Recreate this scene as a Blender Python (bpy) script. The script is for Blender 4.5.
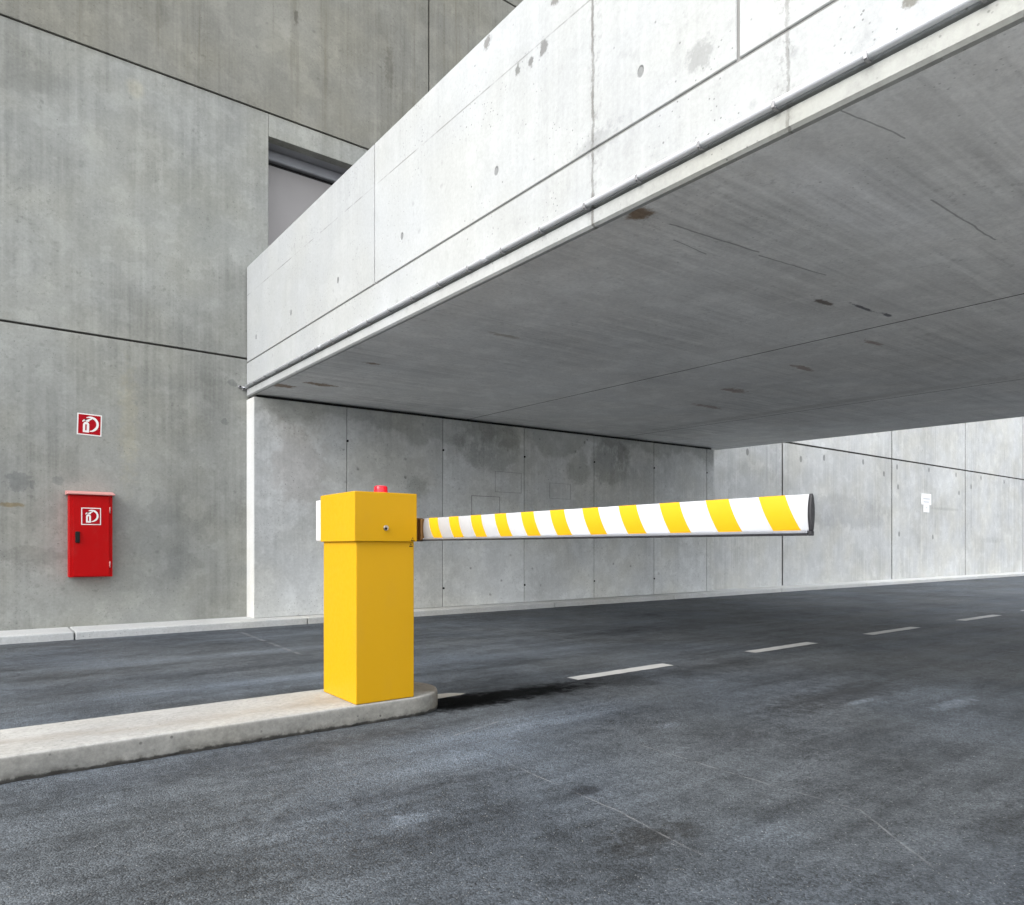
import bpy, bmesh, math, random
from mathutils import Vector
R = math.radians
random.seed(7)
scene = bpy.context.scene
for o in list(bpy.data.objects): bpy.data.objects.remove(o)

# ------------------------------------------------------------------ camera, sky, sun, exposure
# world: the big wall runs along +X at Y = 10.05, the camera stands at the origin, eye 1.05 m
CAM_H, FPX, HEAD = 1.05, 710.0, 52.877
cam_d = bpy.data.cameras.new('camera'); cam = bpy.data.objects.new('camera', cam_d)
scene.collection.objects.link(cam); scene.camera = cam
cam_d.sensor_width = 36; cam_d.lens = 36 * FPX / 1024
cam_d.shift_y = (547 - 452.5) / 1024
cam_d.clip_start = 0.05; cam_d.clip_end = 2000
cam.location = (0, 0, CAM_H); cam.rotation_euler = (R(90), 0, R(HEAD - 90))

SUN_A, SUN_EL = 183.0, 37.0          # direction the light comes from (ccw from +X), elevation
world = bpy.data.worlds.new('World'); scene.world = world; world.use_nodes = True
wt = world.node_tree; wt.nodes.clear()
sky = wt.nodes.new('ShaderNodeTexSky'); sky.sky_type = 'NISHITA'; sky.sun_disc = False
sky.sun_elevation = R(SUN_EL); sky.sun_rotation = R(90 - SUN_A)
sky.air_density = 1.0; sky.dust_density = 4.0; sky.ozone_density = 1.0
hs = wt.nodes.new('ShaderNodeHueSaturation'); hs.inputs['Saturation'].default_value = 0.35
bg = wt.nodes.new('ShaderNodeBackground'); bg.inputs['Strength'].default_value = 0.15
wo = wt.nodes.new('ShaderNodeOutputWorld')
veil = wt.nodes.new('ShaderNodeMix'); veil.data_type = 'RGBA'; veil.inputs[0].default_value = 0.6      # even overcast veil over the clear-sky model
veil.inputs[7].default_value = (7.4, 7.6, 7.9, 1)
wt.links.new(sky.outputs[0], hs.inputs['Color']); wt.links.new(hs.outputs[0], veil.inputs[6]); wt.links.new(veil.outputs[2], bg.inputs[0]); wt.links.new(bg.outputs[0], wo.inputs[0])

sun_d = bpy.data.lights.new('sun', 'SUN'); sun_d.energy = 1.5; sun_d.angle = R(40); sun_d.color = (1, .98, .955)
sun = bpy.data.objects.new('sun', sun_d); scene.collection.objects.link(sun)
sv = Vector((math.cos(R(SUN_EL)) * math.cos(R(SUN_A)), math.cos(R(SUN_EL)) * math.sin(R(SUN_A)), math.sin(R(SUN_EL))))
sun.rotation_euler = sv.to_track_quat('Z', 'Y').to_euler(); sun.location = sv * 40

scene.render.engine = 'CYCLES'
scene.view_settings.view_transform = 'Standard'; scene.view_settings.look = 'None'
scene.view_settings.gamma = 1; scene.view_settings.use_curve_mapping = False
scene.view_settings.exposure = 1.22
scene.cycles.max_bounces = 7; scene.cycles.diffuse_bounces = 6; scene.cycles.glossy_bounces = 2
scene.cycles.adaptive_threshold = 0.03

# ------------------------------------------------------------------ node helpers
class NT:
    def __init__(s, name):
        s.m = bpy.data.materials.new(name); s.m.use_nodes = True
        s.t = s.m.node_tree; s.t.nodes.clear()
        s.out = s.t.nodes.new('ShaderNodeOutputMaterial'); s.b = s.t.nodes.new('ShaderNodeBsdfPrincipled')
        s.t.links.new(s.b.outputs[0], s.out.inputs[0])
        s.p = s.t.nodes.new('ShaderNodeTexCoord').outputs['Object']
    def new(s, typ, **kw):
        n = s.t.nodes.new(typ)
        for k, v in kw.items(): setattr(n, k, v)
        return n
    def put(s, sock, v):
        if hasattr(v, 'is_output'): s.t.links.new(v, sock)
        elif isinstance(v, (tuple, list)) and sock.type == 'RGBA' and len(v) == 3: sock.default_value = (*v, 1)
        else: sock.default_value = v
    def math(s, op, a, b=0.0, c=None, clamp=False):
        n = s.new('ShaderNodeMath', operation=op, use_clamp=clamp); s.put(n.inputs[0], a); s.put(n.inputs[1], b)
        if c is not None: s.put(n.inputs[2], c)
        return n.outputs[0]
    def vm(s, op, a, b=(0, 0, 0), out=0):
        n = s.new('ShaderNodeVectorMath', operation=op); s.put(n.inputs[0], a)
        s.put(n.inputs[3] if op == 'SCALE' else n.inputs[1], b)
        return n.outputs[1] if op in ('DOT_PRODUCT', 'LENGTH', 'DISTANCE') else n.outputs[0]
    def noise(s, scale, detail=6, rough=.55, vec=None, sc=(1, 1, 1), off=(0, 0, 0), dist=0.0):
        v = s.p if vec is None else vec
        if sc != (1, 1, 1): v = s.vm('MULTIPLY', v, sc)
        if off != (0, 0, 0): v = s.vm('ADD', v, off)
        n = s.new('ShaderNodeTexNoise'); s.put(n.inputs['Vector'], v)
        n.inputs['Scale'].default_value = scale; n.inputs['Detail'].default_value = detail
        n.inputs['Roughness'].default_value = rough; n.inputs['Distortion'].default_value = dist
        return n.outputs['Fac']
    def vor(s, scale, feature='F1', sc=(1, 1, 1), out='Distance', rnd=1.0):
        v = s.p if sc == (1, 1, 1) else s.vm('MULTIPLY', s.p, sc)
        n = s.new('ShaderNodeTexVoronoi', feature=feature); s.put(n.inputs['Vector'], v)
        n.inputs['Scale'].default_value = scale; n.inputs['Randomness'].default_value = rnd
        return n.outputs[out]
    def mr(s, v, a, b, c=0.0, d=1.0, smooth=True):
        n = s.new('ShaderNodeMapRange', interpolation_type='SMOOTHSTEP' if smooth else 'LINEAR'); n.clamp = True
        for i, q in enumerate((v, a, b, c, d)): s.put(n.inputs[i], q)
        return n.outputs[0]
    def mix(s, f, a, b, mode='MIX'):
        n = s.new('ShaderNodeMix', data_type='RGBA', blend_type=mode); s.put(n.inputs[0], f); s.put(n.inputs[6], a); s.put(n.inputs[7], b)
        return n.outputs[2]
    def val(s, col, f):                    # multiply a colour by a scalar socket
        n = s.new('ShaderNodeVectorMath', operation='SCALE'); s.put(n.inputs[0], col); s.put(n.inputs[3], f)
        return n.outputs[0]
    def blot(s, c, r, warp=.7, soft=.5, ns=None):     # ragged ellipse-shaped stain, 1 inside
        d = s.vm('LENGTH', s.vm('MULTIPLY', s.vm('SUBTRACT', s.p, c), tuple(0 if q > 50 else 1 / q for q in r)))
        if warp: d = s.math('ADD', d, s.math('MULTIPLY', s.math('SUBTRACT', (s.wn if min(r) > .3 else s.wn2) if ns is None else ns, .5), warp * (2 if min(r) > .3 else 2.8)))
        return s.mr(d, 1 - soft, 1.0, 1, 0)
    def seg(s, a, b, w):                   # thin line between two points in XY, 1 on the line
        a = Vector(a); b = Vector(b); ba = b - a
        pa = s.vm('MULTIPLY', s.vm('SUBTRACT', s.wp, tuple(a)), (1, 1, 0))
        h = s.math('MULTIPLY', s.vm('DOT_PRODUCT', pa, tuple(ba)), 1 / ba.length_squared, clamp=True)
        n = s.vm('SCALE', tuple(ba), h)
        return s.mr(s.vm('LENGTH', s.vm('SUBTRACT', pa, n)), w * .4, w, 1, 0)
    def mx(s, *a):
        r = a[0]
        for q in a[1:]: r = s.math('MAXIMUM', r, q)
        return r
    def bump(s, h, dist, strength=1.0, prev=None):
        n = s.new('ShaderNodeBump'); n.inputs['Strength'].default_value = strength; n.inputs['Distance'].default_value = dist
        s.put(n.inputs['Height'], h)
        if prev is not None: s.put(n.inputs['Normal'], prev)
        return n.outputs[0]
    def done(s, col, rough, normal=None, spec=.35, metal=0.0, coat=0.0):
        s.put(s.b.inputs['Base Color'], col); s.put(s.b.inputs['Roughness'], rough)
        s.b.inputs['Specular IOR Level'].default_value = spec; s.b.inputs['Metallic'].default_value = metal
        s.b.inputs['Coat Weight'].default_value = coat
        if normal is not None: s.put(s.b.inputs['Normal'], normal)
        return s.m

def concrete(name, base, warm=(1.0, .98, .93), streak=.3, blot=.28, pores=.5, grain=.16, stains=(), holes=(), extra=None, vert=2, hole_r=.035, spots=0.0):
    """cast concrete: clouds, run-off streaks along axis `vert`, grain, blow holes, stains with shapes of their own"""
    n = NT(name)
    n.wn = n.noise(3.2, 5, .68); n.wn2 = n.noise(15, 4, .7, off=(1, 6, 3))
    st = [9.0, 9.0, 9.0]; st[vert] = .28
    st2 = [28.0, 28.0, 28.0]; st2[vert] = .5
    cl = n.noise(.55, 5, .6); cl2 = n.noise(2.1, 5, .66, off=(7, 3, 1))
    s1 = n.noise(1, 2, .6, sc=tuple(st)); s2 = n.noise(1, 2, .6, sc=tuple(st2), off=(3, 9, 2)); sm = n.mr(cl, .38, .6, 1.2, .2)
    g = n.noise(34, 4, .8)
    f = n.math('ADD', 1.0, n.math('MULTIPLY', n.math('SUBTRACT', cl, .5), blot * 2))
    f = n.math('ADD', f, n.math('MULTIPLY', n.math('SUBTRACT', cl2, .5), blot * 1.3))
    f = n.math('ADD', f, n.math('MULTIPLY', n.math('MULTIPLY', n.math('SUBTRACT', s1, .5), streak * 1.5), sm))
    f = n.math('ADD', f, n.math('MULTIPLY', n.math('MULTIPLY', n.math('SUBTRACT', s2, .5), streak * 1.3), sm))
    f = n.math('ADD', f, n.math('MULTIPLY', n.math('SUBTRACT', g, .5), grain * 2.4))
    f = n.math('ADD', f, n.math('MULTIPLY', n.mr(n.wn, .50, .60), blot * .28))
    f = n.math('SUBTRACT', f, n.math('MULTIPLY', n.math('MULTIPLY', n.mr(n.wn2, .56, .66), n.mr(cl2, .5, .62)), blot * .55))
    oi = n.new('ShaderNodeObjectInfo').outputs['Random']
    f = n.math('MULTIPLY', f, n.mr(oi, 0, 1, .94, 1.06, False))
    col = n.mix(n.mr(n.noise(.9, 2, .6, off=(2, 30, 5)), .35, .7), base, tuple(b * w for b, w in zip(base, warm)))
    # blow holes of two sizes, gated into patches
    v1 = n.vor(26); v2 = n.vor(9)
    gate = n.mr(n.noise(1.7, 2, .6, off=(11, 2, 6)), .48, .62)
    p1 = n.math('MULTIPLY', n.mr(v1, .10, .17, 1, 0), gate)
    p2 = n.math('MULTIPLY', n.mr(v2, .045, .085, 1, 0), n.mr(cl2, .46, .56))
    po = n.mx(p1, p2)
    if spots:
        v3 = n.math('ADD', n.vor(4.6), n.math('MULTIPLY', n.math('SUBTRACT', n.wn2, .5), .35))
        po = n.mx(po, n.math('MULTIPLY', n.math('MULTIPLY', n.mr(v3, .03, .15, 1, 0), n.mr(cl, .42, .55)), spots))
    f = n.math('MULTIPLY', f, n.math('SUBTRACT', 1.0, n.math('MULTIPLY', po, pores)))
    col = n.val(col, f)
    for c, r, tint, amt, warp, soft in stains:
        col = n.mix(n.math('MULTIPLY', n.blot(c, r, warp, soft), amt), col, n.mix(1.0, col, tint, 'MULTIPLY'))
    hgt = n.math('ADD', n.math('MULTIPLY', g, .25), n.math('MULTIPLY', n.noise(9, 1, .6), .35))
    hm = None
    for c in holes:
        b = n.blot(c, (hole_r * .8, hole_r * .8, hole_r * 1.15), .12, .35)
        hm = b if hm is None else n.mx(hm, b)
    if hm is not None:
        col = n.mix(n.math('MULTIPLY', hm, .8), col, n.mix(1.0, col, (.42, .42, .42), 'MULTIPLY'))
        hgt = n.math('SUBTRACT', hgt, n.math('MULTIPLY', hm, 2.5))
    if extra: col, hgt = extra(n, col, hgt)
    return n.done(col, n.mr(cl2, .3, .7, .78, .92), n.bump(hgt, .004, .8), .3)

def plain(name, col, rough=.4, spec=.5, metal=0.0, var=.06, coat=0.0, dirt=0.0, orange=.0003):
    n = NT(name)
    a = n.noise(3.0, 5, .6); g = n.noise(40, 3, .6)
    f = n.math('ADD', 1.0, n.math('MULTIPLY', n.math('SUBTRACT', a, .5), var * 2))
    c = n.val(col, f)
    if dirt: c = n.mix(n.math('MULTIPLY', n.mr(n.noise(7, 8, .7, sc=(1, 1, .35)), .5, .72), dirt), c, (.16, .14, .12))
    return n.done(c, n.mr(g, .3, .7, max(rough - .06, 0.02), rough + .08), n.bump(n.noise(55, 2, .5), orange, .6), spec, metal, coat)

# ------------------------------------------------------------------ mesh helpers
def link(name, me, mat=None, parent=None):
    o = bpy.data.objects.new(name, me); scene.collection.objects.link(o)
    if mat is not None: me.materials.append(mat)
    if parent is not None: o.parent = parent
    return o
def tag(o, label=None, cat=None, group=None, kind=None):
    for k, v in (('label', label), ('category', cat), ('group', group), ('kind', kind)):
        if v: o[k] = v
    return o
def empty(name, loc=(0, 0, 0)):
    o = bpy.data.objects.new(name, None); scene.collection.objects.link(o); o.location = loc; o.empty_display_size = .1
    return o
def bm_box(bm, x0, x1, y0, y1, z0, z1):
    vs = [bm.verts.new(p) for p in ((x0, y0, z0), (x1, y0, z0), (x1, y1, z0), (x0, y1, z0), (x0, y0, z1), (x1, y0, z1), (x1, y1, z1), (x0, y1, z1))]
    for f in ((0, 3, 2, 1), (4, 5, 6, 7), (0, 1, 5, 4), (1, 2, 6, 5), (2, 3, 7, 6), (3, 0, 4, 7)): bm.faces.new([vs[i] for i in f])
def finish(bm, bevel=0.0, seg=1, fn=None, smooth=False, cut=None):
    if bevel: bmesh.ops.bevel(bm, geom=list(bm.edges), offset=bevel, segments=seg, profile=.6, affect='EDGES')
    if cut:
        for axis, vals in cut.items():
            for v in vals:
                co = [0, 0, 0]; no = [0, 0, 0]; co[axis] = v; no[axis] = 1
                bmesh.ops.bisect_plane(bm, geom=bm.verts[:] + bm.edges[:] + bm.faces[:], plane_co=co, plane_no=no)
    if fn:
        for v in bm.verts: v.co = fn(v.co)
    bmesh.ops.recalc_face_normals(bm, faces=bm.faces)
    me = bpy.data.meshes.new('mesh'); bm.to_mesh(me); bm.free()
    if smooth:
        for p in me.polygons: p.use_smooth = True
    return me
def box(name, b, mat, parent=None, bevel=.004, seg=1, fn=None, loc=None, cut=None):
    bm = bmesh.new()
    if loc is None and parent is not None: loc = None
    bm_box(bm, *b); return link(name, finish(bm, bevel, seg, fn, cut=cut), mat, parent)
def prism(name, pts, depth, mapf, mat, parent=None, bevel=0.0):
    """2D outline pts extruded by depth; mapf(u, v, w) -> world"""
    bm = bmesh.new(); a = [bm.verts.new((u, v, 0)) for u, v in pts]; b = [bm.verts.new((u, v, depth)) for u, v in pts]
    bm.faces.new(a); bm.faces.new(b[::-1]); k = len(pts)
    for i in range(k): bm.faces.new((a[i], b[i], b[(i + 1) % k], a[(i + 1) % k]))
    return link(name, finish(bm, bevel, 1, lambda c: Vector(mapf(*c))), mat, parent)
def cyl(name, p0, p1, r0, r1, mat, parent=None, n=20, smooth=True, rings=((0, 1), (1, 1))):
    p0 = Vector(p0); p1 = Vector(p1); ax = (p1 - p0); L = ax.length; q = ax.to_track_quat('Z', 'Y')
    bm = bmesh.new(); prev = None; first = None
    for t, s in rings:
        r = (r0 + (r1 - r0) * t) * s
        ring = [bm.verts.new(p0 + q @ Vector((r * math.cos(a), r * math.sin(a), L * t))) for a in [2 * math.pi * i / n for i in range(n)]]
        if prev:
            for i in range(n): f = bm.faces.new((prev[i], prev[(i + 1) % n], ring[(i + 1) % n], ring[i])); f.smooth = smooth
        else: first = ring
        prev = ring
    bm.faces.new(first[::-1]); bm.faces.new(prev)
    bmesh.ops.recalc_face_normals(bm, faces=bm.faces)
    me = bpy.data.meshes.new('mesh'); bm.to_mesh(me); bm.free()
    return link(name, me, mat, parent)

W, A = 10.05, 9.72                    # faces of the big wall and of the abutment under the bridge
def bz(x, y): return 3.12 + .010 * (x - 3) + .018 * (y - 9.72)   # bridge soffit height (drainage falls)
BZ0 = 3.12 - .03 - .018 * 9.72

# ------------------------------------------------------------------ materials
BIG = 99
def wall_extra(n, col, hgt):
    # rust-tinted run-off under the upper joint and a paler band of lime near the foot
    sep = n.new('ShaderNodeSeparateXYZ'); n.put(sep.inputs[0], n.p); z = sep.outputs[2]
    run = n.math('MULTIPLY', n.mr(n.noise(1, 4, .7, sc=(4.5, 1, .12)), .52, .68), n.mr(z, 6.5, 8.2))
    col = n.mix(n.math('MULTIPLY', run, .5), col, n.mix(1.0, col, (.55, .52, .46), 'MULTIPLY'))
    up = n.mr(z, 7.10, 7.2)
    col = n.mix(up, col, n.mix(1.0, col, (.76, .735, .69), 'MULTIPLY'))
    return col, hgt
M = {}
WBASE = (.262, .268, .252)
M['wall'] = concrete('wall_concrete', WBASE, (1.0, .985, .94), streak=.24, blot=.40, pores=.35, grain=.24, spots=.6, extra=wall_extra, stains=[
    ((1.62, W, 6.86), (.13, BIG, .16), (1.18, 1.13, 1.03), .8, .25, .6),
    ((.35, W, 6.62), (.55, BIG, .34), (.78, .78, .78), .8, .30, .4),
    ((.42, W, 1.81), (.16, BIG, .13), (.70, .71, .73), .9, .75, .3),
    ((.80, W, 1.84), (.08, BIG, .06), (.72, .73, .75), .8, .7, .3),
    ((.33, W, 1.54), (.16, BIG, .035), (.80, .66, .45), .9, .6, .5),
    ((.55, W, .95), (.45, BIG, .13), (.76, .75, .75), .7, .8, .4),
    ((2.1, W, 1.2), (.55, BIG, .8), (.80, .81, .83), .75, .5, .8),
    ((1.55, W, 2.6), (.16, BIG, 1.1), (1.09, 1.04, .93), .8, .6, .9),
    ((2.81, W, 3.29), (.07, BIG, .06), (.66, .67, .69), .8, .7, .3),
    ((2.7, W, 2.75), (.05, BIG, .05), (.66, .67, .69), .7, .7, .3),
    ((2.55, W, 3.3), (.2, BIG, .1), (.8, .8, .8), .6, .8, .3),
    ((3.7, W, 8.7), (.05, BIG, .12), (.5, .48, .46), .8, .7, .5),
    ((5.2, W, 8.6), (.10, BIG, .5), (.62, .6, .57), .7, .8, .7),
    ((2.4, W, 5.6), (.7, BIG, 1.1), (.84, .85, .85), .7, .5, .9),
])
M['far'] = concrete('far_wall_concrete', (.47, .478, .474), streak=.22, blot=.34, pores=.30, hole_r=.085, holes=[(x, W, z) for x, z in
    ((18.02, 3.42), (20.1, 3.46), (21.33, 3.2), (22.15, 3.46), (24.32, 3.51), (26.38, 3.48), (26.62, 2.88), (27.62, 3.14), (28.49, 3.5), (30.65, 3.48), (22.21, 2.86), (22.28, 1.44), (24.6, 1.37), (16.9, 3.3), (14.6, 3.3))],
    stains=[((19, W, 2.0), (3.0, BIG, .55), (.80, .80, .81), .7, .5, .4), ((15, W, 2.6), (1.6, BIG, .6), (.82, .82, .82), .7, .6, .5),
            ((25.6, W, 2.3), (1.5, BIG, .06), (.8, .8, .8), .7, .8, .5), ((29.5, W, 1.3), (1.2, BIG, .12), (.8, .8, .8), .6, .8, .5)])
def abut_extra(n, col, hgt):
    sep = n.new('ShaderNodeSeparateXYZ'); n.put(sep.inputs[0], n.p); z = sep.outputs[2]
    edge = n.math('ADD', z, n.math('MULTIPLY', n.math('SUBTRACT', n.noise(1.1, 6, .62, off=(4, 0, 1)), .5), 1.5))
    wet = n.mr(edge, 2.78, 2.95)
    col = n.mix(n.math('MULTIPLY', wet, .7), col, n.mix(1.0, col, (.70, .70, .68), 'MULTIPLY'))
    rim = n.math('MULTIPLY', n.mr(edge, 2.6, 2.78), n.math('SUBTRACT', 1.0, wet))
    col = n.mix(n.math('MULTIPLY', rim, n.math('MULTIPLY', n.mr(n.noise(14, 5, .7, sc=(1, 1, .5)), .45, .62), .5)), col, (.60, .61, .60))
    return col, hgt
M['abut'] = concrete('abutment_concrete', (.52, .535, .535), streak=.12, blot=.40, pores=.55, grain=.24, spots=.9, extra=abut_extra, stains=[
    ((6.9, A, 2.75), (.75, BIG, .50), (.72, .72, .70), .9, .45, .3), ((9.75, A, 2.7), (.62, BIG, .55), (.68, .68, .66), .9, .4, .3),
    ((8.9, A, 2.5), (.35, BIG, .4), (.7, .7, .68), .8, .6, .4), ((5.5, A, 1.98), (.25, BIG, .22), (.72, .72, .70), .8, .6, .5),
    ((3.6, A, 2.2), (.5, BIG, .8), (.86, .82, .80), .7, .8, .5)])
def fascia_extra(n, col, hgt):
    zp = n.math('ADD', n.vm('DOT_PRODUCT', n.p, (-.010, -.018, 1)), -BZ0)     # height above the soffit edge
    y = n.new('ShaderNodeSeparateXYZ'); n.put(y.inputs[0], n.p); y = y.outputs[1]
    brk = n.mr(n.noise(2.5, 4, .6, off=(0, 3, 3)), .38, .6)
    ln = n.math('MULTIPLY', n.mr(n.math('ABSOLUTE', n.math('SUBTRACT', zp, 1.392)), .003, .008, 1, 0), brk)
    jig = n.math('MULTIPLY', n.math('SUBTRACT', n.noise(12, 5, .7), .5), .05)
    ys = n.math('ADD', y, jig)
    cold = n.mx(n.mr(n.math('ABSOLUTE', n.math('SUBTRACT', ys, 3.15)), .004, .016, 1, 0), n.math('MULTIPLY', n.mr(n.math('ABSOLUTE', n.math('SUBTRACT', ys, 1.85)), .003, .012, 1, 0), .7))
    cold = n.math('MULTIPLY', cold, n.mr(n.noise(9, 5, .7, off=(1, 1, 8)), .3, .62, .35, 1))
    halo = n.mx(n.mr(n.math('ABSOLUTE', n.math('SUBTRACT', ys, 3.13)), .0, .10, 1, 0), n.mr(n.math('ABSOLUTE', n.math('SUBTRACT', ys, 1.87)), .0, .12, 1, 0))
    halo = n.math('MULTIPLY', halo, n.mr(n.noise(22, 5, .72), .5, .66))
    col = n.mix(n.math('MULTIPLY', halo, .6), col, n.mix(1.0, col, (.55, .54, .52), 'MULTIPLY'))
    dk = n.mx(n.math('MULTIPLY', ln, .8), cold)
    col = n.mix(n.math('MULTIPLY', dk, .75), col, (.12, .115, .105))
    # weather grime thickening towards the sky-exposed near end, soft clouds of it
    gr = n.math('MULTIPLY', n.mr(n.noise(5, 8, .72, sc=(1, 1, .8)), .5, .72), n.mr(y, 6.0, 1.5, .25, 1))
    col = n.mix(n.math('MULTIPLY', gr, .42), col, n.mix(1.0, col, (.60, .60, .59), 'MULTIPLY'))
    low = n.math('MULTIPLY', n.mr(zp, .13, .08), n.mr(y, 3.5, 2.2))
    col = n.mix(n.math('MULTIPLY', low, .7), col, n.mix(1.0, col, (.88, .86, .78), 'MULTIPLY'))
    hgt = n.math('SUBTRACT', hgt, n.math('MULTIPLY', cold, 1.2))
    return col, hgt
holes = [(3, y, bz(3, y) + .74) for y in (2.76, 4.15, 5.57, 6.95, 8.32, 1.4, 9.63)]
M['fascia'] = concrete('fascia_concrete', (.385, .40, .407), (1, .99, .96), streak=.10, blot=.16, pores=.5, grain=.16, spots=.35, extra=fascia_extra, holes=holes, hole_r=.034, vert=2, stains=[
    ((3, 3.61, 4.35), (BIG, .05, .06), (.42, .41, .4), .9, .9, .5), ((3, 3.75, 4.33), (BIG, .035, .05), (.38, .37, .36), .9, .9, .5), ((3, 3.9, 4.36), (BIG, .03, .06), (.4, .4, .38), .9, .9, .5),
    ((3, 4.27, 4.75), (BIG, .04, .06), (.42, .4, .38), .9, .9, .5), ((3, 3.5, 4.6), (BIG, .06, .05), (.42, .4, .38), .9, .9, .5), ((3, 2.35, 3.6), (BIG, .12, .1), (.7, .7, .7), .8, .9, .6),
    ((3, 1.30, 3.28), (BIG, .05, .07), (.4, .38, .33), .9, .9, .5), ((3, 3.1, 3.5), (BIG, .25, .08), (.75, .75, .75), .8, .9, .6)])
def soffit_extra(n, col, hgt):
    n.wp = n.vm('ADD', n.p, n.vm('SCALE', n.vm('SUBTRACT', n.colnoise(6), (.5, .5, .5)), .025))
    ck = n.mx(n.seg((3.35, 2.84, 0), (4.15, 2.77, 0), .010), n.seg((4.2, 2.80, 0), (4.9, 2.72, 0), .008), n.seg((4.26, 1.75, 0), (5.16, 1.74, 0), .008),
              n.seg((3.05, 1.62, 0), (3.5, 1.55, 0), .006), n.seg((3.55, 2.98, 0), (3.9, 3.0, 0), .006))
    col = n.mix(n.math('MULTIPLY', ck, .55), col, (.10, .10, .10))
    scr = n.math('MULTIPLY', n.mr(n.noise(1, 3, .6, sc=(1.2, 22, 1)), .60, .68), n.mr(n.noise(.9, 3, .5, off=(3, 7, 1)), .5, .62))
    col = n.mix(n.math('MULTIPLY', scr, .28), col, n.mix(1.0, col, (.6, .6, .6), 'MULTIPLY'))
    return col, hgt
NT.colnoise = lambda s, sc: (lambda nd: (s.put(nd.inputs['Vector'], s.p), setattr(nd.inputs['Scale'], 'default_value', sc), nd.outputs['Color'])[-1])(s.new('ShaderNodeTexNoise'))
RU = (.40, .30, .22)
M['soffit'] = concrete('soffit_concrete', (.74, .745, .74), (1, .99, .98), streak=.24, blot=.30, pores=.3, grain=.22, spots=.35, vert=0, extra=soffit_extra, stains=[
    ((3.10, 2.86, 3), (.10, .10, BIG), RU, 1, .5, .5), ((3.12, 9.0, 3), (.22, .12, BIG), RU, .9, .7, .4), ((3.5, 8.62, 3), (.25, .09, BIG), RU, .9, .8, .4),
    ((5.45, 3.05, 3), (.18, .035, BIG), (.32, .28, .26), 1, .7, .5), ((5.85, 2.93, 3), (.25, .025, BIG), (.25, .25, .27), 1, .7, .5), ((6.2, 2.9, 3), (.1, .03, BIG), (.25, .25, .27), 1, .7, .5),
    ((7.45, 4.4, 3), (.3, .06, BIG), (.55, .45, .42), .9, .9, .5), ((7.9, 5.65, 3), (.3, .12, BIG), (.55, .45, .42), .9, .9, .5), ((7.0, 3.4, 3), (.2, .05, BIG), (.55, .45, .42), .9, .9, .5),
    ((8.6, 6.6, 3), (.4, .08, BIG), (.6, .5, .48), .9, .9, .5), ((3.5, 7.2, 3), (.12, .05, BIG), RU, .8, .8, .5), ((4.0, 5.4, 3), (.2, .05, BIG), (.6, .55, .5), .8, .9, .5),
    ((9.8, 5.5, 3), (.20, 5, BIG), (.80, .79, .78), .8, .6, .8), ((4.1, 2.0, 3), (1.1, .35, BIG), (1.15, 1.15, 1.17), .8, .6, .8)])
M['kerb'] = concrete('kerb_concrete', (.47, .48, .48), streak=.05, blot=.22, pores=.5, grain=.25)
def island_extra(n, col, hgt):
    sep = n.new('ShaderNodeSeparateXYZ'); n.put(sep.inputs[0], n.p); y, z = sep.outputs[1], sep.outputs[2]
    top = n.mr(z, .112, .121)
    dirt = n.math('MULTIPLY', n.mr(n.math('ABSOLUTE', n.math('SUBTRACT', n.math('ADD', y, n.math('MULTIPLY', n.wn, .12)), 4.17)), .02, .17, 1, 0), n.mr(n.noise(1.6, 5, .6, sc=(1, 3, 1)), .35, .65))
    col = n.mix(n.math('MULTIPLY', n.math('MULTIPLY', dirt, top), .6), col, (.21, .18, .145))
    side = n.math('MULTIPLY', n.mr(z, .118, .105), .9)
    col = n.mix(side, col, n.mix(1.0, col, (.66, .66, .64), 'MULTIPLY'))     # shade on the upright sides put into the colour
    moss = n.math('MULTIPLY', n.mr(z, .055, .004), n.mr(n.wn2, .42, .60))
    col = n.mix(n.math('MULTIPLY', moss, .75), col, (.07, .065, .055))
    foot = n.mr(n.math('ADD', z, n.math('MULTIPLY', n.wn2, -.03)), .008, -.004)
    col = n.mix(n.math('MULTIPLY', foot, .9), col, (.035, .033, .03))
    return col, hgt
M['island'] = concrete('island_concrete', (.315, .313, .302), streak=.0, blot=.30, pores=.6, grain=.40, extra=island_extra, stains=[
    ((2.42, 4.2, .1), (.25, .4, BIG), (.62, .55, .47), .9, .4, .5)])

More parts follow.
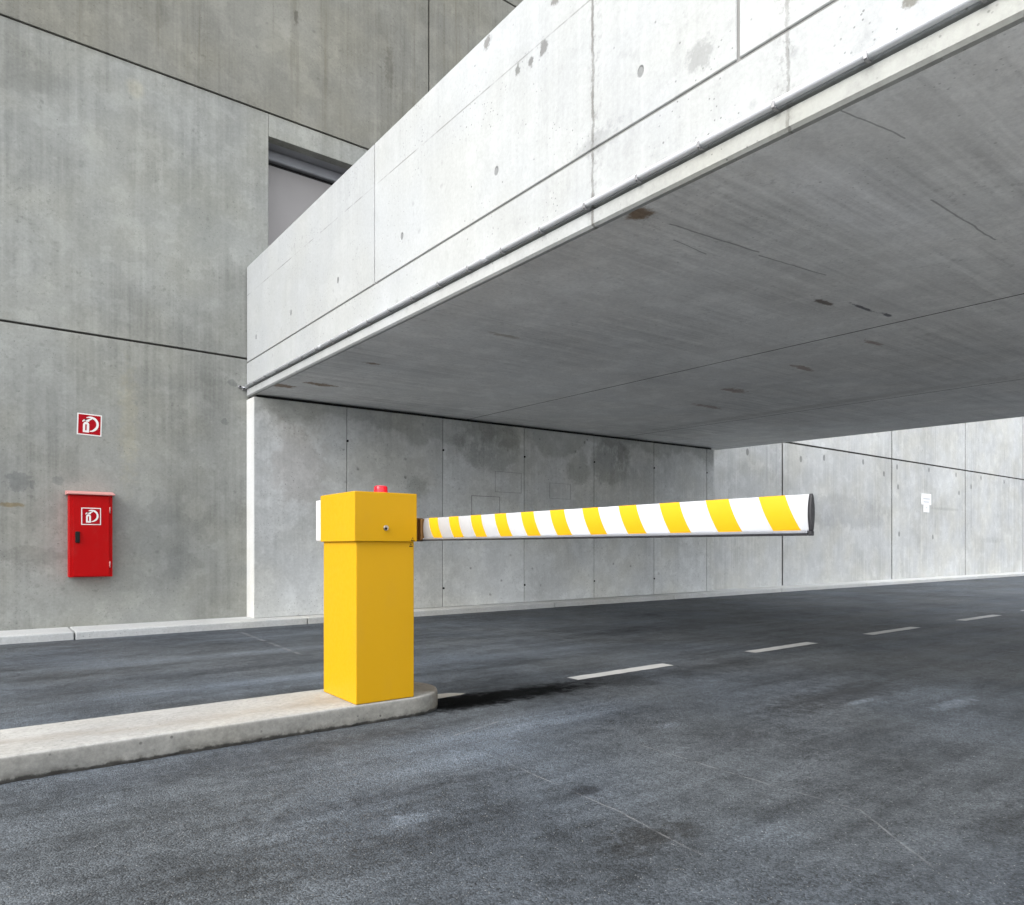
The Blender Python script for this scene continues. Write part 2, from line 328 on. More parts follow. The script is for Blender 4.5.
def asphalt():
    n = NT('asphalt'); n.wn = n.noise(2.6, 6, .72); n.wn2 = n.noise(11, 4, .75, off=(1, 6, 3))
    n.wp = n.vm('ADD', n.p, n.vm('SCALE', n.vm('SUBTRACT', n.colnoise(5), (.5, .5, .5)), .03))
    st = n.vor(150, out='Color'); sd = n.vor(150); fine = n.noise(420, 1, .75); mid = n.noise(46, 4, .8)
    sepc = n.new('ShaderNodeSeparateColor'); n.put(sepc.inputs[0], st)
    cl = n.noise(.75, 5, .65); tr = n.noise(1, 4, .62, sc=(.22, 2.4, 1)); tr2 = n.noise(1, 3, .65, sc=(.8, 9, 1), off=(4, 2, 0))
    f = n.math('ADD', 1.0, n.math('MULTIPLY', n.math('SUBTRACT', cl, .5), 1.7))
    f = n.math('ADD', f, n.math('MULTIPLY', n.math('SUBTRACT', tr, .5), 1.5))
    f = n.math('ADD', f, n.math('MULTIPLY', n.math('SUBTRACT', tr2, .5), .8))
    f = n.math('ADD', f, n.math('MULTIPLY', n.math('SUBTRACT', mid, .5), 1.1))
    f = n.math('ADD', f, n.math('MULTIPLY', n.math('SUBTRACT', fine, .5), 1.1))
    f = n.math('MULTIPLY', f, n.mr(sepc.outputs[0], .0, 1, .55, 1.38, False))
    f = n.math('ADD', f, n.mr(n.wn, .44, .60, -.12, .12))
    f = n.math('ADD', f, n.mr(n.wn2, .46, .60, -.10, .12))
    f = n.math('MAXIMUM', f, .25)
    col = n.val(n.mix(n.mr(n.noise(.6, 1, .6, off=(9, 9, 0)), .35, .65), (.066, .077, .091), (.069, .077, .085)), f)
    lite = n.math('MULTIPLY', n.mr(sepc.outputs[1], .965, .98), n.mr(sd, .42, .25))
    col = n.mix(n.math('MULTIPLY', lite, .85), col, (.30, .30, .29))
    dark = n.math('MULTIPLY', n.mr(sepc.outputs[2], .90, .93), n.mr(n.wn, .5, .62))
    col = n.mix(n.math('MULTIPLY', dark, .8), col, (.012, .012, .013))
    D, L = (.34, .34, .35), (1.7, 1.74, 1.80)
    for c, r, t, a, w, s in [
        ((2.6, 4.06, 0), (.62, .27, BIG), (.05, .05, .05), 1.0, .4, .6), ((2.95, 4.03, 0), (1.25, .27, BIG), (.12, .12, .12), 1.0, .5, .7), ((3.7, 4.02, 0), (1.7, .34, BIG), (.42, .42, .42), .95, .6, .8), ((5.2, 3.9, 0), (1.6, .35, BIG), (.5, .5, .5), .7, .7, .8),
        ((4.9, 2.6, 0), (1.1, .30, BIG), (.52, .49, .47), .8, .8, .8), ((1.95, 1.75, 0), (.30, .13, BIG), (.48, .45, .42), .9, .8, .7), ((2.1, 2.25, 0), (.10, .07, BIG), (.4, .4, .42), .9, .8, .6),
        ((3.2, 2.35, 0), (.55, .22, BIG), (.62, .61, .62), .7, .8, .8), ((1.35, 2.72, 0), (.8, .10, BIG), (.60, .60, .61), .75, .7, .8), ((1.0, 3.6, 0), (1.6, .22, BIG), (.66, .66, .68), .7, .6, .8),
        ((5.2, 2.0, 0), (.35, .09, BIG), (2.7, 2.7, 2.75), .8, .95, .6), ((4.8, 2.42, 0), (.28, .05, BIG), (2.5, 2.5, 2.5), .8, .95, .6), ((3.25, 2.78, 0), (.14, .07, BIG), (1.8, 1.8, 1.85), .8, .7, .7),
        ((2.7, 3.3, 0), (1.2, .30, BIG), L, .75, .6, .9), ((1.95, 2.95, 0), (.8, .25, BIG), L, .55, .7, .9), ((1.35, 2.42, 0), (.16, .07, BIG), (2.0, 2.0, 2.0), .8, .8, .7), ((.9, 2.55, 0), (.2, .06, BIG), (1.7, 1.7, 1.7), .7, .8, .7),
        ((2.3, 1.5, 0), (.45, .2, BIG), L, .6, .7, .9), ((2.0, 5.6, 0), (3, .22, BIG), L, .55, .6, .8), ((2.8, 7.2, 0), (4, .25, BIG), L, .5, .6, .8), ((2.5, 6.3, 0), (3, .2, BIG), (.6, .6, .62), .7, .6, .8),
        ((3.0, 9.05, 0), (8, .22, BIG), (.6, .6, .62), .7, .5, .8), ((8, 6.2, 0), (4, .5, BIG), (.65, .65, .66), .7, .7, .8), ((12, 3.2, 0), (3.5, .5, BIG), (1.35, 1.35, 1.36), .7, .7, .8)]:
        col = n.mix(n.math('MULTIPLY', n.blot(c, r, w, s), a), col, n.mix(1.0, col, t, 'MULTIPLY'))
    oil = n.mx(n.blot((2.6, 4.06, 0), (.62, .27, BIG), .4, .6), n.blot((2.95, 4.03, 0), (1.25, .27, BIG), .5, .7))
    # sealed saw cuts of the induction loops
    sg = n.mx(n.seg((2.10, 3.75, 0), (2.06, 3.30, 0), .012), n.seg((2.07, 3.0, 0), (2.04, 2.0, 0), .0055), n.seg((2.04, 2.0, 0), (1.97, 1.50, 0), .0065), n.seg((2.82, 2.6, 0), (2.80, 1.85, 0), .007),
              n.seg((2.80, 1.85, 0), (2.82, 1.42, 0), .005), n.seg((2.82, 1.42, 0), (2.50, 1.02, 0), .006), n.seg((2.62, 9.0, 0), (2.54, 6.7, 0), .03), n.seg((2.14, 3.35, 0), (2.5, 3.45, 0), .012))
    wear = n.mr(n.noise(5, 3, .7, off=(8, 1, 0)), .38, .60, .05, .85)
    col = n.mix(n.math('MULTIPLY', n.math('MULTIPLY', sg, wear), .6), col, (.22, .22, .225))
    hgt = n.math('ADD', n.math('MULTIPLY', n.math('SUBTRACT', .5, sd), .9), n.math('MULTIPLY', mid, .7))
    m = n.done(col, n.mr(tr, .3, .7, .62, .86), n.bump(hgt, .0042, 1.0), .3)
    n.put(n.b.inputs['Specular IOR Level'], n.mr(oil, 0, 1, .3, .04))
    return m
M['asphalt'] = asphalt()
def worn_paint():
    n = NT('road_paint'); a = n.noise(60, 5, .75); b = n.noise(5, 6, .7)
    w = n.mr(n.math('ADD', n.math('MULTIPLY', a, .6), n.math('MULTIPLY', b, .5)), .66, .74)
    c = n.val((.44, .44, .43), n.math('ADD', .72, n.math('MULTIPLY', n.noise(9, 6, .7), .55)))
    return n.done(n.mix(n.math('MULTIPLY', w, .8), c, (.09, .09, .095)), .75, n.bump(a, .002, .6), .3)
M['paint'] = worn_paint()
M['bounce_pale'] = concrete('bounce_concrete', (.55, .55, .54), streak=0, grain=.2, pores=.3)
M['end_lit'] = concrete('brightened_end_concrete', (.60, .61, .61), streak=.05, blot=.1, pores=.2)  # abutment end face: the bright light on it is put into the base colour
M['patch'] = concrete('mortar_patch', (.34, .32, .28), streak=0, grain=.3, pores=.5)
M['joint'] = plain('dark_joint_filler', (.045, .043, .04), .9, .1)  # dark sealant seen in the panel and slab joints
M['filler'] = plain('grey_joint_filler', (.20, .20, .195), .9, .15, var=.2)
M['yellow'] = plain('yellow_powder_coat', (.55, .30, .004), .42, .2, var=.025, dirt=.035, orange=.0005)
M['red'] = plain('red_powder_coat', (.40, .002, .003), .5, .1, var=.05, dirt=.06)
M['redlid'] = plain('sky_sheen_red', (.52, .24, .225), .6, .3, var=.15, dirt=.1)  # pale sky reflection on the lid painted into the red
M['signred'] = plain('sign_red_film', (.34, .002, .008), .5, .1, var=.05)
M['signwhite'] = plain('sign_white_film', (.74, .72, .70), .5, .4)
M['white'] = plain('white_plastic', (.55, .55, .55), .4, .4)
M['armwhite'] = plain('white_reflective_film', (.50, .51, .53), .50, .3, var=.02, dirt=.0, orange=0)
M['armyellow'] = plain('yellow_reflective_film', (.62, .335, .004), .50, .3, var=.03, dirt=.0, orange=0)
M['rubber'] = plain('black_rubber', (.022, .022, .025), .55, .4)
M['alu'] = plain('grey_aluminium_rail', (.34, .35, .38), .38, .5, metal=.6)
M['zinc'] = plain('galvanised_conduit', (.62, .64, .67), .42, .5, metal=.35, var=.1)
M['steel'] = plain('steel_clip', (.30, .30, .31), .45, .5, metal=.7)
M['brass'] = plain('dark_bronze_bracket', (.20, .10, .03), .4, .5, metal=.5)
M['lock'] = plain('lock_metal', (.45, .44, .42), .3, .5, metal=.8)
M['black'] = plain('black_plastic', (.008, .008, .008), .5, .2)
M['beacon'] = plain('red_lamp_plastic', (.75, .010, .022), .22, .5, var=.02)
M['paper'] = plain('white_notice', (.84, .84, .84), .7, .2)
M['grey_print'] = plain('grey_print', (.55, .56, .58), .7, .2)
M['shutter'] = plain('grey_coated_panel', (.30, .285, .28), .5, .35, var=.06)
M['shutterbox'] = plain('grey_metal_lintel', (.34, .345, .37), .4, .4, metal=.3, var=.12)
M['rust'] = plain('tan_sticker', (.30, .14, .03), .6, .2)

# ------------------------------------------------------------------ ground and road
bm = bmesh.new(); S = 400
vs = [bm.verts.new(p) for p in ((-S, -S, 0), (S, -S, 0), (S, S, 0), (-S, S, 0))]; bm.faces.new(vs)
road = tag(link('road', finish(bm), M['asphalt']), 'dark grey worn asphalt road passing under the concrete bridge', 'road', kind='structure')
def dash(x0, x1, y0, y1, mat):
    bm = bmesh.new(); top = []; k = 14
    def jag(a): return a + random.uniform(-.006, .006)
    pts = [(x0 + (x1 - x0) * i / k, jag(y0)) for i in range(k + 1)] + [(x1 - (x1 - x0) * i / k, jag(y1)) for i in range(k + 1)]
    bm.faces.new([bm.verts.new((x, y, .004)) for x, y in pts])
    return link('lane_dash', finish(bm), mat, road)
for x0, x1 in ((3.79, 4.93), (6.16, 7.31), (8.53, 9.80), (11.2, 12.56), (13.7, 15.0), (16.2, 17.5), (18.8, 20.1), (21.4, 22.7)):
    dash(x0, x1, 4.145, 4.275, M['paint'])
bm = bmesh.new()
bm.faces.new([bm.verts.new((x, y, .005)) for x, y in ((2.40, 4.20), (2.62, 4.215), (2.74, 4.22), (2.80, 4.25), (2.74, 4.30), (2.70, 4.33), (2.58, 4.345), (2.40, 4.34))])
link('lane_dash', finish(bm), M['patch'], road)

# unseen pale slabs behind the camera, added to bounce light under the bridge
bounce_root = tag(empty('bounce_ground', (0, -1.0, 0)), kind='structure')
for i in range(-8, 12):
    for j in range(4):
        box('bounce_slab', (i * 4 + .008, i * 4 + 3.992, -(j + 1) * 4 + .008, -j * 4 - .008, -.05, .11), M['bounce_pale'], bounce_root, .012)

# kerb strip along the wall
kerb = tag(empty('kerb', (0, 9.4, 0)), kind='structure')
kx = [-26, -21, -16, -11, -6.2, -2.0, .905, 3.62, 8.05, 11.2, 15.0, 19.0, 23.0, 27.0, 31.0, 36, 41, 46, 51, 56]
for a, b in zip(kx, kx[1:]):
    dz = random.uniform(-.004, .004); dy = random.uniform(-.006, .006)
    s = box('kerb_stone', (a + .008, b - .008, 9.40 + dy - 9.4, .75, -.05, .087 + dz), M['kerb'], kerb, .012, 2)

# ------------------------------------------------------------------ the big wall
wall = tag(empty('concrete_wall', (0, W, 0)), 'tall grey cast concrete wall of large panels behind the red cabinet', 'wall')
off = lambda c: Vector((c.x, c.y - W, c.z))
G = .013
def wpanel(x0, x1, z0, z1, mat, name='wall_panel', g=G, par=None):
    o = box(name, (x0 + g, x1 - g, W, W + .16, z0 + g, z1 - g), mat, par or wall, .005, 1); o.matrix_parent_inverse = wall.matrix_world.inverted() if False else o.matrix_parent_inverse
    o.location = (0, -W, 0); return o
ZR = [0.05, 3.655, 7.17, 10.68, 14.2]
wpanel(-26, -14.5, ZR[0], ZR[1], M['wall']); wpanel(-14.5, -5.0, ZR[0], ZR[1], M['wall']); wpanel(-5.0, 5.55, ZR[0], ZR[1], M['wall']); wpanel(5.55, 13.0, ZR[0], ZR[1], M['wall'])
wpanel(-26, -14.5, ZR[1], ZR[2], M['wall']); wpanel(-14.5, -5.0, ZR[1], ZR[2], M['wall']); wpanel(-5.0, 3.303 + G, ZR[1], ZR[2], M['wall'])
wpanel(3.303 - G + .003, 6.6, 6.842 - G, ZR[2], M['wall'], 'lintel_panel'); wpanel(6.6, 13.0, ZR[1], ZR[2], M['wall'])
for z0, z1 in ((ZR[2], ZR[3]), (ZR[3], ZR[4])):
    for x0, x1 in ((-26, -15.8), (-15.8, -4.9), (-4.9, 5.91), (5.91, 13.0)): wpanel(x0, x1, z0, z1, M['wall'])
def backing(name, b):
    o = box(name, b, M['joint'], wall, 0); o.location = (0, -W, 0); return o
backing('wall_core', (-26, 3.2, W + .025, W + .6, 0, 14.15)); backing('wall_core', (6.7, 13.0, W + .025, W + .6, 0, 14.15))
backing('wall_core', (3.2, 6.7, W + .12, W + .6, 0, 3.6)); backing('wall_core', (3.2, 6.7, W + .025, W + .6, 7.0, 14.15))
# gate opening on the bridge level: jamb, lintel rail, shutter
def wpart(name, b, mat, bev=.004):
    o = box(name, b, mat, wall, bev); o.location = (0, -W, 0); return o
wpart('reveal', (3.20, 3.300, W + .165, W + .75, 3.7, 6.9), M['wall']); wpart('reveal', (6.603, 6.70, W + .165, W + .75, 3.7, 6.9), M['wall'])
wpart('lintel_soffit', (3.302, 6.60, W + .165, W + .75, 6.85, 6.98), M['shutterbox'])
wpart('shutter_box', (3.302, 6.60, W + .34, W + .74, 6.70, 6.846), M['shutterbox'], .012)
wpart('shutter_gap', (3.302, 6.60, W + .42, W + .74, 6.655, 6.698), M['black'], 0)
wpart('shutter', (3.302, 6.60, W + .40, W + .46, 3.66, 6.652), M['shutter'])

far = tag(empty('concrete_wall', (13, W, 0)), 'pale far concrete wall with vertical joints beyond the bridge at right', 'wall')
def fpanel(name, b, mat, bev=.005):
    o = box(name, b, mat, far, bev); o.location = (-13, -W, 0); return o
FX = [13.003, 16.07, 21.83, 27.15, 32.6, 38.1, 43.6, 49.1, 56]
for a, b in zip(FX, FX[1:]):
    for z0, z1 in ((.05, 3.68), (3.68, 7.17), (7.17, 8.6)):
        fpanel('wall_panel', (a + .03, b - .03, W, W + .16, z0 + .022, z1 - .022), M['far'])
fpanel('wall_core', (13.003, 56, W + .012, W + .6, 0, 8.55), M['joint'], 0)

# ------------------------------------------------------------------ abutment under the bridge
ab = tag(empty('bridge_abutment', (3, A, 0)), 'concrete abutment wall of narrow panels under the bridge deck', 'wall')
AX = [3.007, 4.335, 5.97, 7.625, 9.295, 10.96, 12.65, 12.90]
def shear_top(c):
    z = c.z
    return Vector((c.x, c.y, c.z + (bz(c.x, c.y) - .045 - 3.0 if z > 2.5 else 0)))
for i, (a, b) in enumerate(zip(AX, AX[1:])):
    g0 = 0 if i == 0 else .006
    o = box('wall_panel', (a + g0, b - .006, A, W - .004, .09, 3.0), M['abut'], ab, .004, 1, shear_top); o.location = (-3, -A, 0)
o = box('joint_filler', (3.2, 12.85, A + .012, W - .01, .1, 2.98), M['filler'], ab, 0, 1, shear_top); o.location = (-3, -A, 0)
# the end face of the abutment, in the brightened concrete
o = box('end_face', (3.0, 3.0055, A + .002, W - .006, .09, 3.0), M['end_lit'], ab, 0, 1, shear_top); o.location = (-3, -A, 0)
for x, z in ((4.345, 2.60), (5.98, 2.60), (7.635, 2.62), (9.30, 2.65), (10.97, 2.65), (12.66, 2.66), (5.985, .39), (7.635, .39), (9.30, .41), (10.97, .41), (4.345, .39)):
    o = cyl('tie_plug', (x, A + .01, z), (x, A - .006, z), .019, .017, M['black'], ab, 10); o.location = (-3, -A, 0)
# fine saw-cut squares of the patch repairs
def frame_lines(x0, x1, z0, z1, w=.008):
    for b in ((x0, x1, A - .003, A + .004, z0, z0 + w), (x0, x1, A - .003, A + .004, z1 - w, z1), (x0, x0 + w, A - .0025, A + .004, z0 + w, z1 - w), (x1 - w, x1, A - .0025, A + .004, z0 + w, z1 - w)):
        o = box('repair_edge', b, M['filler'], ab, 0); o.location = (-3, -A, 0)
frame_lines(6.52, 7.10, 1.50, 1.90); frame_lines(7.0, 7.56, 1.98, 2.33, .005); frame_lines(8.2, 8.7, 1.92, 2.2, .004)
bear = tag(link('bearing_strip', (lambda b: (bm_box(b, 3.05, 12.88, A + .06, W - .01, 3.0, 3.04), finish(b, 0, 1, lambda c: Vector((c.x, c.y, c.z - 3 + bz(c.x, c.y) - .043))))[1])(bmesh.new()), M['black']),
           'thin black rubber bearing strip between abutment top and bridge soffit', 'bearing strip')

# ------------------------------------------------------------------ the bridge
br = tag(empty('concrete_bridge', (3, W, 3)), 'white faced concrete bridge with parapet crossing over the road', 'bridge')
def sh(c): return Vector((c.x, c.y, c.z + bz(c.x, c.y)))     # c.z = height above the soffit
YB, YE = 10.035, -8.0  # unseen near end cut short, on added piers, for more light under it
for a, b in ((3.048, 6.484), (6.512, 10.050), (10.082, 13.252)):
    box('soffit_slab', (a, b, YE, YB, 0.0, .40), M['soffit'], br, .002, 1, sh)
box('deck_core', (3.06, 13.24, YE + .05, YB - .03, .003, .52), M['joint'], br, 0, 1, sh)
# edge beam: chamfered arris, drip ledge, groove above
def beam(xo, xi, name):
    s = 1 if xi > xo else -1
    pts = [(xi, .0), (xo + s * .016, .0), (xo, .016), (xo, .098), (xo + s * .03, .102), (xo + s * .03, .116), (xo, .118), (xo, .4555), (xi, .4555)]
    bm = bmesh.new(); A_ = [bm.verts.new((x, YB, z)) for x, z in pts]; B_ = [bm.verts.new((x, YE, z)) for x, z in pts]
    bm.faces.new(A_); bm.faces.new(B_[::-1])
    for i in range(len(pts)): bm.faces.new((A_[i], B_[i], B_[(i + 1) % len(pts)], A_[(i + 1) % len(pts)]))
    link(name, finish(bm, 0, 1, sh), M['fascia'], br)
beam(3.0, 3.045, 'edge_beam'); beam(13.3, 13.255, 'edge_beam')
PY = [YB, 6.11, 2.12, -1.9, -5.9, YE]
for x in (4.6, 11.4): cyl('pier', (x - 3, -7.0 - W, -3), (x - 3, -7.0 - W, bz(x, -7) - 3), .35, .35, M['abut'], br, 24)
for x0, x1 in ((3.0, 3.25), (13.05, 13.3)):
    for b, a in zip(PY, PY[1:]):
        box('parapet_panel', (x0, x1, a + .009, b - .009, .474, 1.79), M['fascia'], br, .005, 1, sh)
    box('parapet_core', (x0 + .010, x1 - .010, YE + .1, YB - .02, .4565, 1.76), M['filler'], br, 0, 1, sh)

for c in br.children:
    if c.name.split('.')[0] != 'pier': c.location = (-3, -W, -3)

# conduit with clips along the fascia
con = tag(empty('conduit', (2.945, W, 3)), 'galvanised conduit pipe clipped along the lower edge of the bridge face', 'pipe')
PZ = .135
def cp(x, y, dz): return (x - 2.945, y - W, bz(3, y) + dz - 3)
cyl('pipe', cp(2.974, 9.98, PZ), cp(2.974, -7.9, PZ), .019, .019, M['zinc'], con, 16)
y = 9.6
while y > -3:
    bm = bmesh.new(); z = bz(3, y) + PZ
    bm_box(bm, 2.958, 2.9985, y - .008, y + .008, z - .030, z - .0195); bm_box(bm, 2.951, 2.957, y - .008, y + .008, z - .026, z + .006)
    link('clip', finish(bm, .0015, 1, lambda c: Vector((c.x - 2.945, c.y - W, c.z - 3))), M['steel'], con)
    y -= .428
for y in (7.4, 4.3, .3):
    cyl('coupling', cp(2.974, y, PZ), cp(2.974, y - .07, PZ), .0225, .0225, M['zinc'], con, 16)
cb = tag(empty('cable_clamp', (2.955, W, 3.24)), 'small metal cable clamp on the wall at the corner of the bridge', 'clamp')
bm = bmesh.new(); bm_box(bm, -.07, -.03, -.03, 0, -.005, .03); bm_box(bm, -.02, .03, -.025, 0, -.03, .02); link('plate', finish(bm, .004), M['steel'], cb)
cyl('bolt', (-.05, -.028, .012), (-.05, -.048, .012), .010, .010, M['black'], cb, 8); cyl('bolt', (.005, -.024, -.01), (.005, -.045, -.01), .010, .010, M['black'], cb, 8)
cyl('cable', (-.03, -.02, .008), (.03, -.055, .0), .009, .009, M['zinc'], cb, 8)

# ------------------------------------------------------------------ traffic island
isl = tag(empty('traffic_island', (1.78, 4.17, 0)), 'long low concrete traffic island with rounded end under the yellow barrier', 'traffic island')
def island_outline():
    c, w = 2.17, .30; pts = []; x = -22.0
    xs = []
    while x < c: xs.append(x); x += .8 if x < -1.5 else .035
    pts += [(x, -w) for x in xs]; k = 26
    pts += [(c + w * math.sin(t) * 1.0, -w * math.cos(t)) for t in [math.pi * i / k for i in range(k + 1)]]
    pts += [(x, w) for x in reversed(xs)]
    return pts
def island_mesh():
    rng = random.Random(3); pts = island_outline(); n = len(pts); rows = []
    rings = [(-.03, .012), (.004, .004), (.02, .0), (.045, .0), (.07, .0), (.095, .001), (.112, .003), (.1185, .007), (.120, .02)]
    bm = bmesh.new()
    import mathutils.noise as mn
    for k, (z, ins) in enumerate(rings):
        row = []
        for (x, y) in pts:
            if x > 2.17:
                d = Vector((x - 2.17, y)); L = d.length; d = d / L; px, py = 2.17 + d.x * (L - ins), d.y * (L - ins)
            else: px, py = x, y - math.copysign(ins, y)
            p = Vector((px, py + 4.17, z))
            if z < .1 and z > -.02:
                r = mn.noise(Vector((x * 16, y * 16, z * 30))) * .5 + mn.noise(Vector((x * 45, y * 45, z * 70))) * .5
                amt = .020 * (1.2 if z < .03 else .5 if z < .05 else .16)
                px -= 0; s = math.copysign(1, y)
                if x > 2.17: p.x += r * amt * (x - 2.17) / .3; p.y += r * amt * y / .3
                else: p.y += s * r * amt
            p.z += mn.noise(Vector((x * 1.3, y * 2, 1))) * .003 if z > .1 else 0
            row.append(bm.verts.new(p))
        rows.append(row)
    for a, b in zip(rows, rows[1:]):
        for i in range(n - 1): bm.faces.new((a[i], a[i + 1], b[i + 1], b[i])).smooth = True
        bm.faces.new((a[-1], a[0], b[0], b[-1]))
    top = rows[-1]; half = n // 2
    for i in range(half):
        j = n - 1 - i
        if i + 1 < j - 1 or True:
            q = [top[i], top[i + 1], top[j - 1], top[j]]
            q = list(dict.fromkeys(q))
            if len(q) > 2:
                try: bm.faces.new(q)
                except ValueError: pass
    bmesh.ops.recalc_face_normals(bm, faces=bm.faces)
    me = bpy.data.meshes.new('mesh'); bm.to_mesh(me); bm.free(); return me
o = link('kerb_body', island_mesh(), M['island'], isl); o.location = (-1.78, -4.17, 0)

# ------------------------------------------------------------------ barrier
gx, gy = 1.978, 4.12
gate = tag(empty('barrier_gate', (gx, gy, .12)), 'yellow barrier post with red beacon and lowered yellow and white striped arm', 'barrier')
def gb(name, b, mat, bev=.004, par=gate, seg=2):
    return box(name, b, mat, par, bev, seg, lambda c: Vector((c.x - gx, c.y - gy, c.z - .12)))
gb('housing', (1.785, 2.172, 3.875, 4.362, .122, 1.083), M['yellow'], .006)
hd = gb('housing_head', (1.767, 2.182, 3.856, 4.370, 1.083, 1.378), M['yellow'], .005)
gb('head_seam', (1.788, 2.169, 3.878, 4.345, 1.079, 1.0835), M['rust'], 0)
gb('base_flange', (1.80, 2.16, 3.89, 4.32, .1195, .1215), M['rust'], 0)
wp_ = gb('card_reader', (1.776, 2.10, 4.372, 4.470, 1.088, 1.352), M['white'], .008)
def gp(*c): return (c[0] - gx, c[1] - gy, c[2] - .12)
lk = cyl('lock', gp(1.967, 3.8555, 1.165), gp(1.967, 3.845, 1.165), .0155, .0155, M['lock'], hd, 18); cyl('keyhole', gp(1.964, 3.8452, 1.160), gp(1.964, 3.843, 1.160), .0085, .0085, M['black'], lk, 10)
bc = cyl('beacon', gp(2.058, 4.10, 1.374), gp(2.058, 4.10, 1.437), .052, .044, M['beacon'], gate, 24, True, ((0, 1), (.35, 1), (.38, .9), (.9, .92), (1, .8)))
def tri(cx_, cz_, s, y, mat, par, d=.001):
    return prism('warning_sticker', [(cx_ - s, cz_ - s * .85), (cx_ + s, cz_ - s * .85), (cx_, cz_ + s)], d, lambda u, v, w: (u - gx, y - w - gy, v - .12), mat, par)
t = tri(2.152, 1.098, .013, 3.8556, M['black'], hd); tri(2.152, 1.098, .008, 3.8544, M['yellow'], hd)
tri(2.150, 1.062, .013, 3.8746, M['black'], gate); tri(2.150, 1.062, .007, 3.8734, M['yellow'], gate)
# arm hub and arm (runs towards -Y across the near lane)
ax_, az_ = 2.243, 1.159
gb('pivot', (2.183, 2.262, 3.90, 4.10, 1.085, 1.232), M['brass'], .012)
gb('arm_clamp', (2.214, 2.270, 3.868, 3.93, 1.092, 1.226), M['brass'], .008)
HW, HH = .009, .0635
def prof(grow=0.0, n=36):
    out = []; h = n // 2
    for i in range(h): v = -1 + 2 * i / h; out.append(((HW + grow) * (1 - v * v) + .002, (HH + grow) * v))
    for i in range(h): v = 1 - 2 * i / h; out.append((-(HW + grow) * (1 - v * v) - .002, (HH + grow) * v))
    return out
Y0, Y1 = 3.905, 1.302
def arm_strip(name, ya, yb, slant, grow, mat, par, caps=False):
    pf = prof(grow); bm = bmesh.new()
    def ring(y): return [bm.verts.new((ax_ + u - gx, y - slant * (.5 - v / (2 * HH)) - gy, az_ + .006 + v - .12)) for u, v in pf]
    a, b = ring(ya), ring(yb); k = len(pf)
    for i in range(k): bm.faces.new((a[i], b[i], b[(i + 1) % k], a[(i + 1) % k])).smooth = True
    if caps: bm.faces.new(a[::-1]); bm.faces.new(b)
    bmesh.ops.recalc_face_normals(bm, faces=bm.faces)
    me = bpy.data.meshes.new('mesh'); bm.to_mesh(me); bm.free()
    return link(name, me, mat, par)
arm = arm_strip('arm', Y0, Y1, 0, 0, M['armwhite'], gate, True)
for k in range(11):
    yy = 3.812 - k * .2316
    st = arm_strip('yellow_stripe', yy, yy - .105, .062, .0006, M['armyellow'], arm)
# rubber-edged rail under the arm
def bar(name, b, mat, bev=.002): return box(name, b, mat, arm, bev, 1, lambda c: Vector((c.x - gx, c.y - gy, c.z - .12)))
bar('bottom_rail', (ax_ - .015, ax_ + .015, Y1 + .002, Y0, 1.0955, 1.106), M['alu'])
bar('rubber_edge', (ax_ - .012, ax_ + .012, Y1 + .001, Y0, 1.0885, 1.0952), M['rubber'])
arm_strip('end_cap', Y1, Y1 - .012, 0, .0012, M['rubber'], arm, True)
bar('end_cap_foot', (ax_ - .010, ax_ + .010, Y1 - .011, Y1 + .0005, 1.088, 1.104), M['rubber'])

# ------------------------------------------------------------------ fire cabinet and signs on the wall
cx0, cx1, cz0, cz1, cd = .893, 1.342, .690, 1.675, .20
cab = tag(empty('fire_cabinet', (1.117, W, cz0)), 'red metal fire extinguisher cabinet hanging on the grey wall', 'cabinet')
def cbx(name, b, mat, bev=.003, par=cab): return box(name, b, mat, par, bev, 2, lambda c: Vector((c.x - 1.117, c.y - W, c.z - cz0)))
yf = W - cd
cbx('body', (cx0, cx1, yf, W - .002, cz0, cz1), M['red'], .004)
dr = cbx('door', (cx0 + .035, cx1 - .035, yf - .014, yf - .0005, cz0 + .012, cz1 - .02), M['red'], .003)
prism('lid', [(W - .002, cz1 + .055), (yf - .040, cz1 + .012), (yf - .040, cz1 + .002), (yf - .030, cz1 + .001), (yf - .028, cz1 + .001), (W - .002, cz1 + .001)], cx1 - cx0 + .05,
      lambda u, v, w: (cx0 - .025 + w - 1.117, u - W, v - cz0), M['redlid'], cab)
hp = box('handle', (.950, .998, yf - .034, yf - .0145, 1.10, 1.235), M['black'], dr, .0095, 2, lambda c: Vector((c.x - 1.117, c.y - W, c.z - cz0)))
for z in (1.46, .80): cyl('hinge', (cx1 - .030 - 1.117, -cd - .008, z - cz0), (cx1 - .030 - 1.117, -cd - .008, z + .075 - cz0), .0085, .0085, M['redlid'], cab, 10)

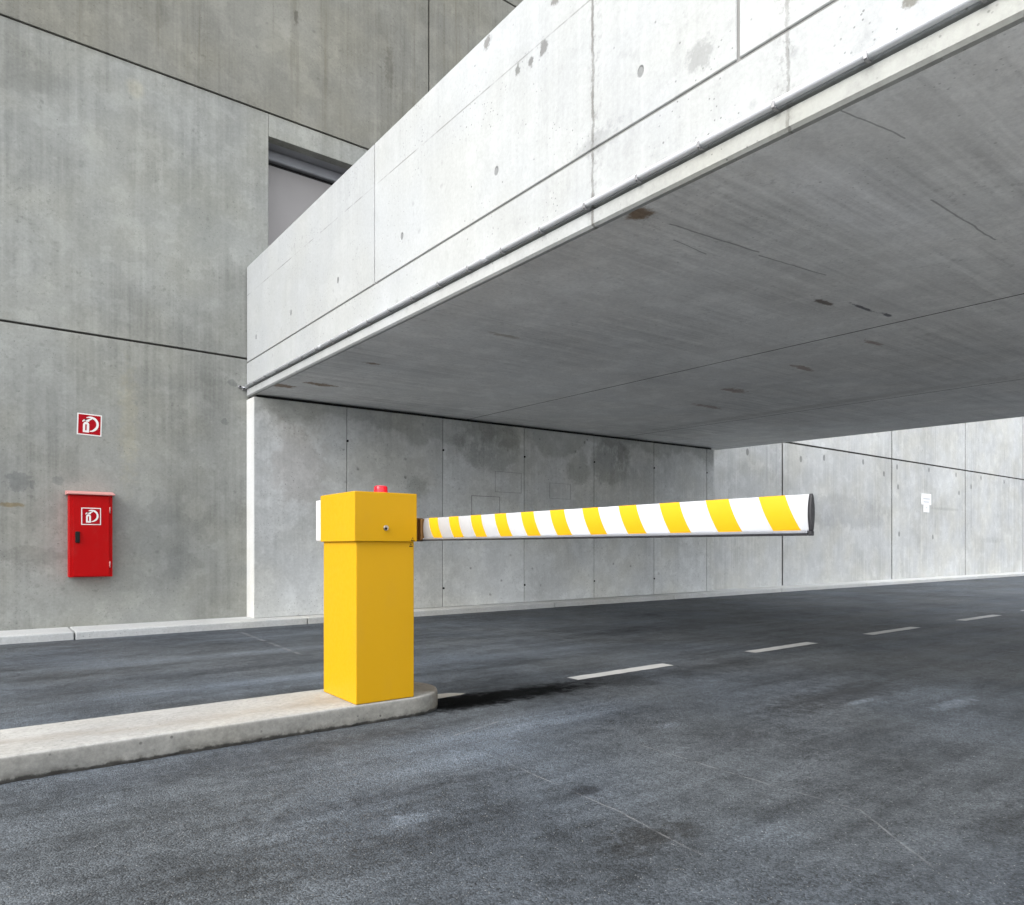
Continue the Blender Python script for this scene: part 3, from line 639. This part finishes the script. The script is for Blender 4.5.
def extinguisher_mark(x0, z0, s, y, par, base, tilt=0.0):
    """white extinguisher and hose pictogram on a red square of side s with a white border"""
    def mp(d0):
        def f(u, v, w):
            du, dv = u - .5, v - .5; c, q = math.cos(tilt), math.sin(tilt)
            return (x0 + s * (.5 + du * c - dv * q) - base[0], y - d0 - w - base[1], z0 + s * (.5 + du * q + dv * c) - base[2])
        return f
    pl = prism('plate', [(0, 0), (1, 0), (1, 1), (0, 1)], .002, mp(0), M['signwhite'], par)
    prism('red_field', [(.05, .05), (.95, .05), (.95, .95), (.05, .95)], .0008, mp(.0021), M['signred'], par)
    def wh(pts): prism('pictogram', pts, .0008, mp(.0030), M['signwhite'], par)
    wh([(.24, .13), (.49, .13), (.49, .50), (.46, .57), (.42, .61), (.31, .61), (.27, .57), (.24, .50)])            # bottle
    prism('pictogram', [(.33, .22), (.39, .22), (.39, .50), (.33, .50)], .0006, mp(.0039), M['signred'], par)           # its red window
    wh([(.36, .625), (.47, .625), (.50, .70), (.60, .76), (.57, .80), (.46, .755), (.36, .72), (.30, .66), (.22, .60), (.20, .64), (.28, .74), (.38, .80), (.44, .80), (.44, .77), (.37, .72)][:11])   # valve and lever
    k = 14; o_ = []; i_ = []
    for j in range(k + 1):
        a = R(125 - 222 * j / k)
        o_.append((.55 + .33 * math.cos(a), .53 + .36 * math.sin(a))); w_ = .10 * min(1, .35 + 1.3 * math.sin(math.pi * j / k)); i_.append((.55 + (.33 - w_) * math.cos(a), .53 + (.36 - w_) * math.sin(a)))
    bm = bmesh.new(); f = mp(.0034)
    for (a, b), (c, d) in zip(zip(o_, i_), zip(o_[1:], i_[1:])):
        q = [a, c, d, b]; lo = [bm.verts.new(f(u, v, 0)) for u, v in q]; hi = [bm.verts.new(f(u, v, .0008)) for u, v in q]
        bm.faces.new(hi)
        for e in range(4): bm.faces.new((lo[e], lo[(e + 1) % 4], hi[(e + 1) % 4], hi[e]))
    link('pictogram', finish(bm), M['signwhite'], par)
    return pl
extinguisher_mark(1.012, 1.315, .205, yf - .0146, dr, (1.117, W, cz0))
sg = tag(empty('extinguisher_sign', (1.135, W, 2.42)), 'square red fire extinguisher sign on the wall above the cabinet', 'sign')
extinguisher_mark(.990, 2.415, .262, W - .001, sg, (1.135, W, 2.42), R(-1.5))

# paper notices on the far wall
nt = tag(empty('wall_notice', (24.12, W, 2.56)), 'upper white square notice on the far pale wall', 'notice')
box('sheet', (-.34, .34, -.012, -.001, -.17, .18), M['paper'], nt, .002)
box('print', (-.24, .24, -.0135, -.0125, .0, .04), M['grey_print'], nt, 0); box('print', (-.22, .18, -.0135, -.0125, -.10, -.06), M['grey_print'], nt, 0)
n2 = tag(empty('wall_notice', (24.12, W, 2.26)), 'lower smaller white notice just below the square one on the far wall', 'notice')
box('sheet', (-.20, .20, -.012, -.001, -.11, .125), M['paper'], n2, .002); box('print', (-.07, .07, -.0135, -.0125, .02, .05), M['grey_print'], n2, 0)
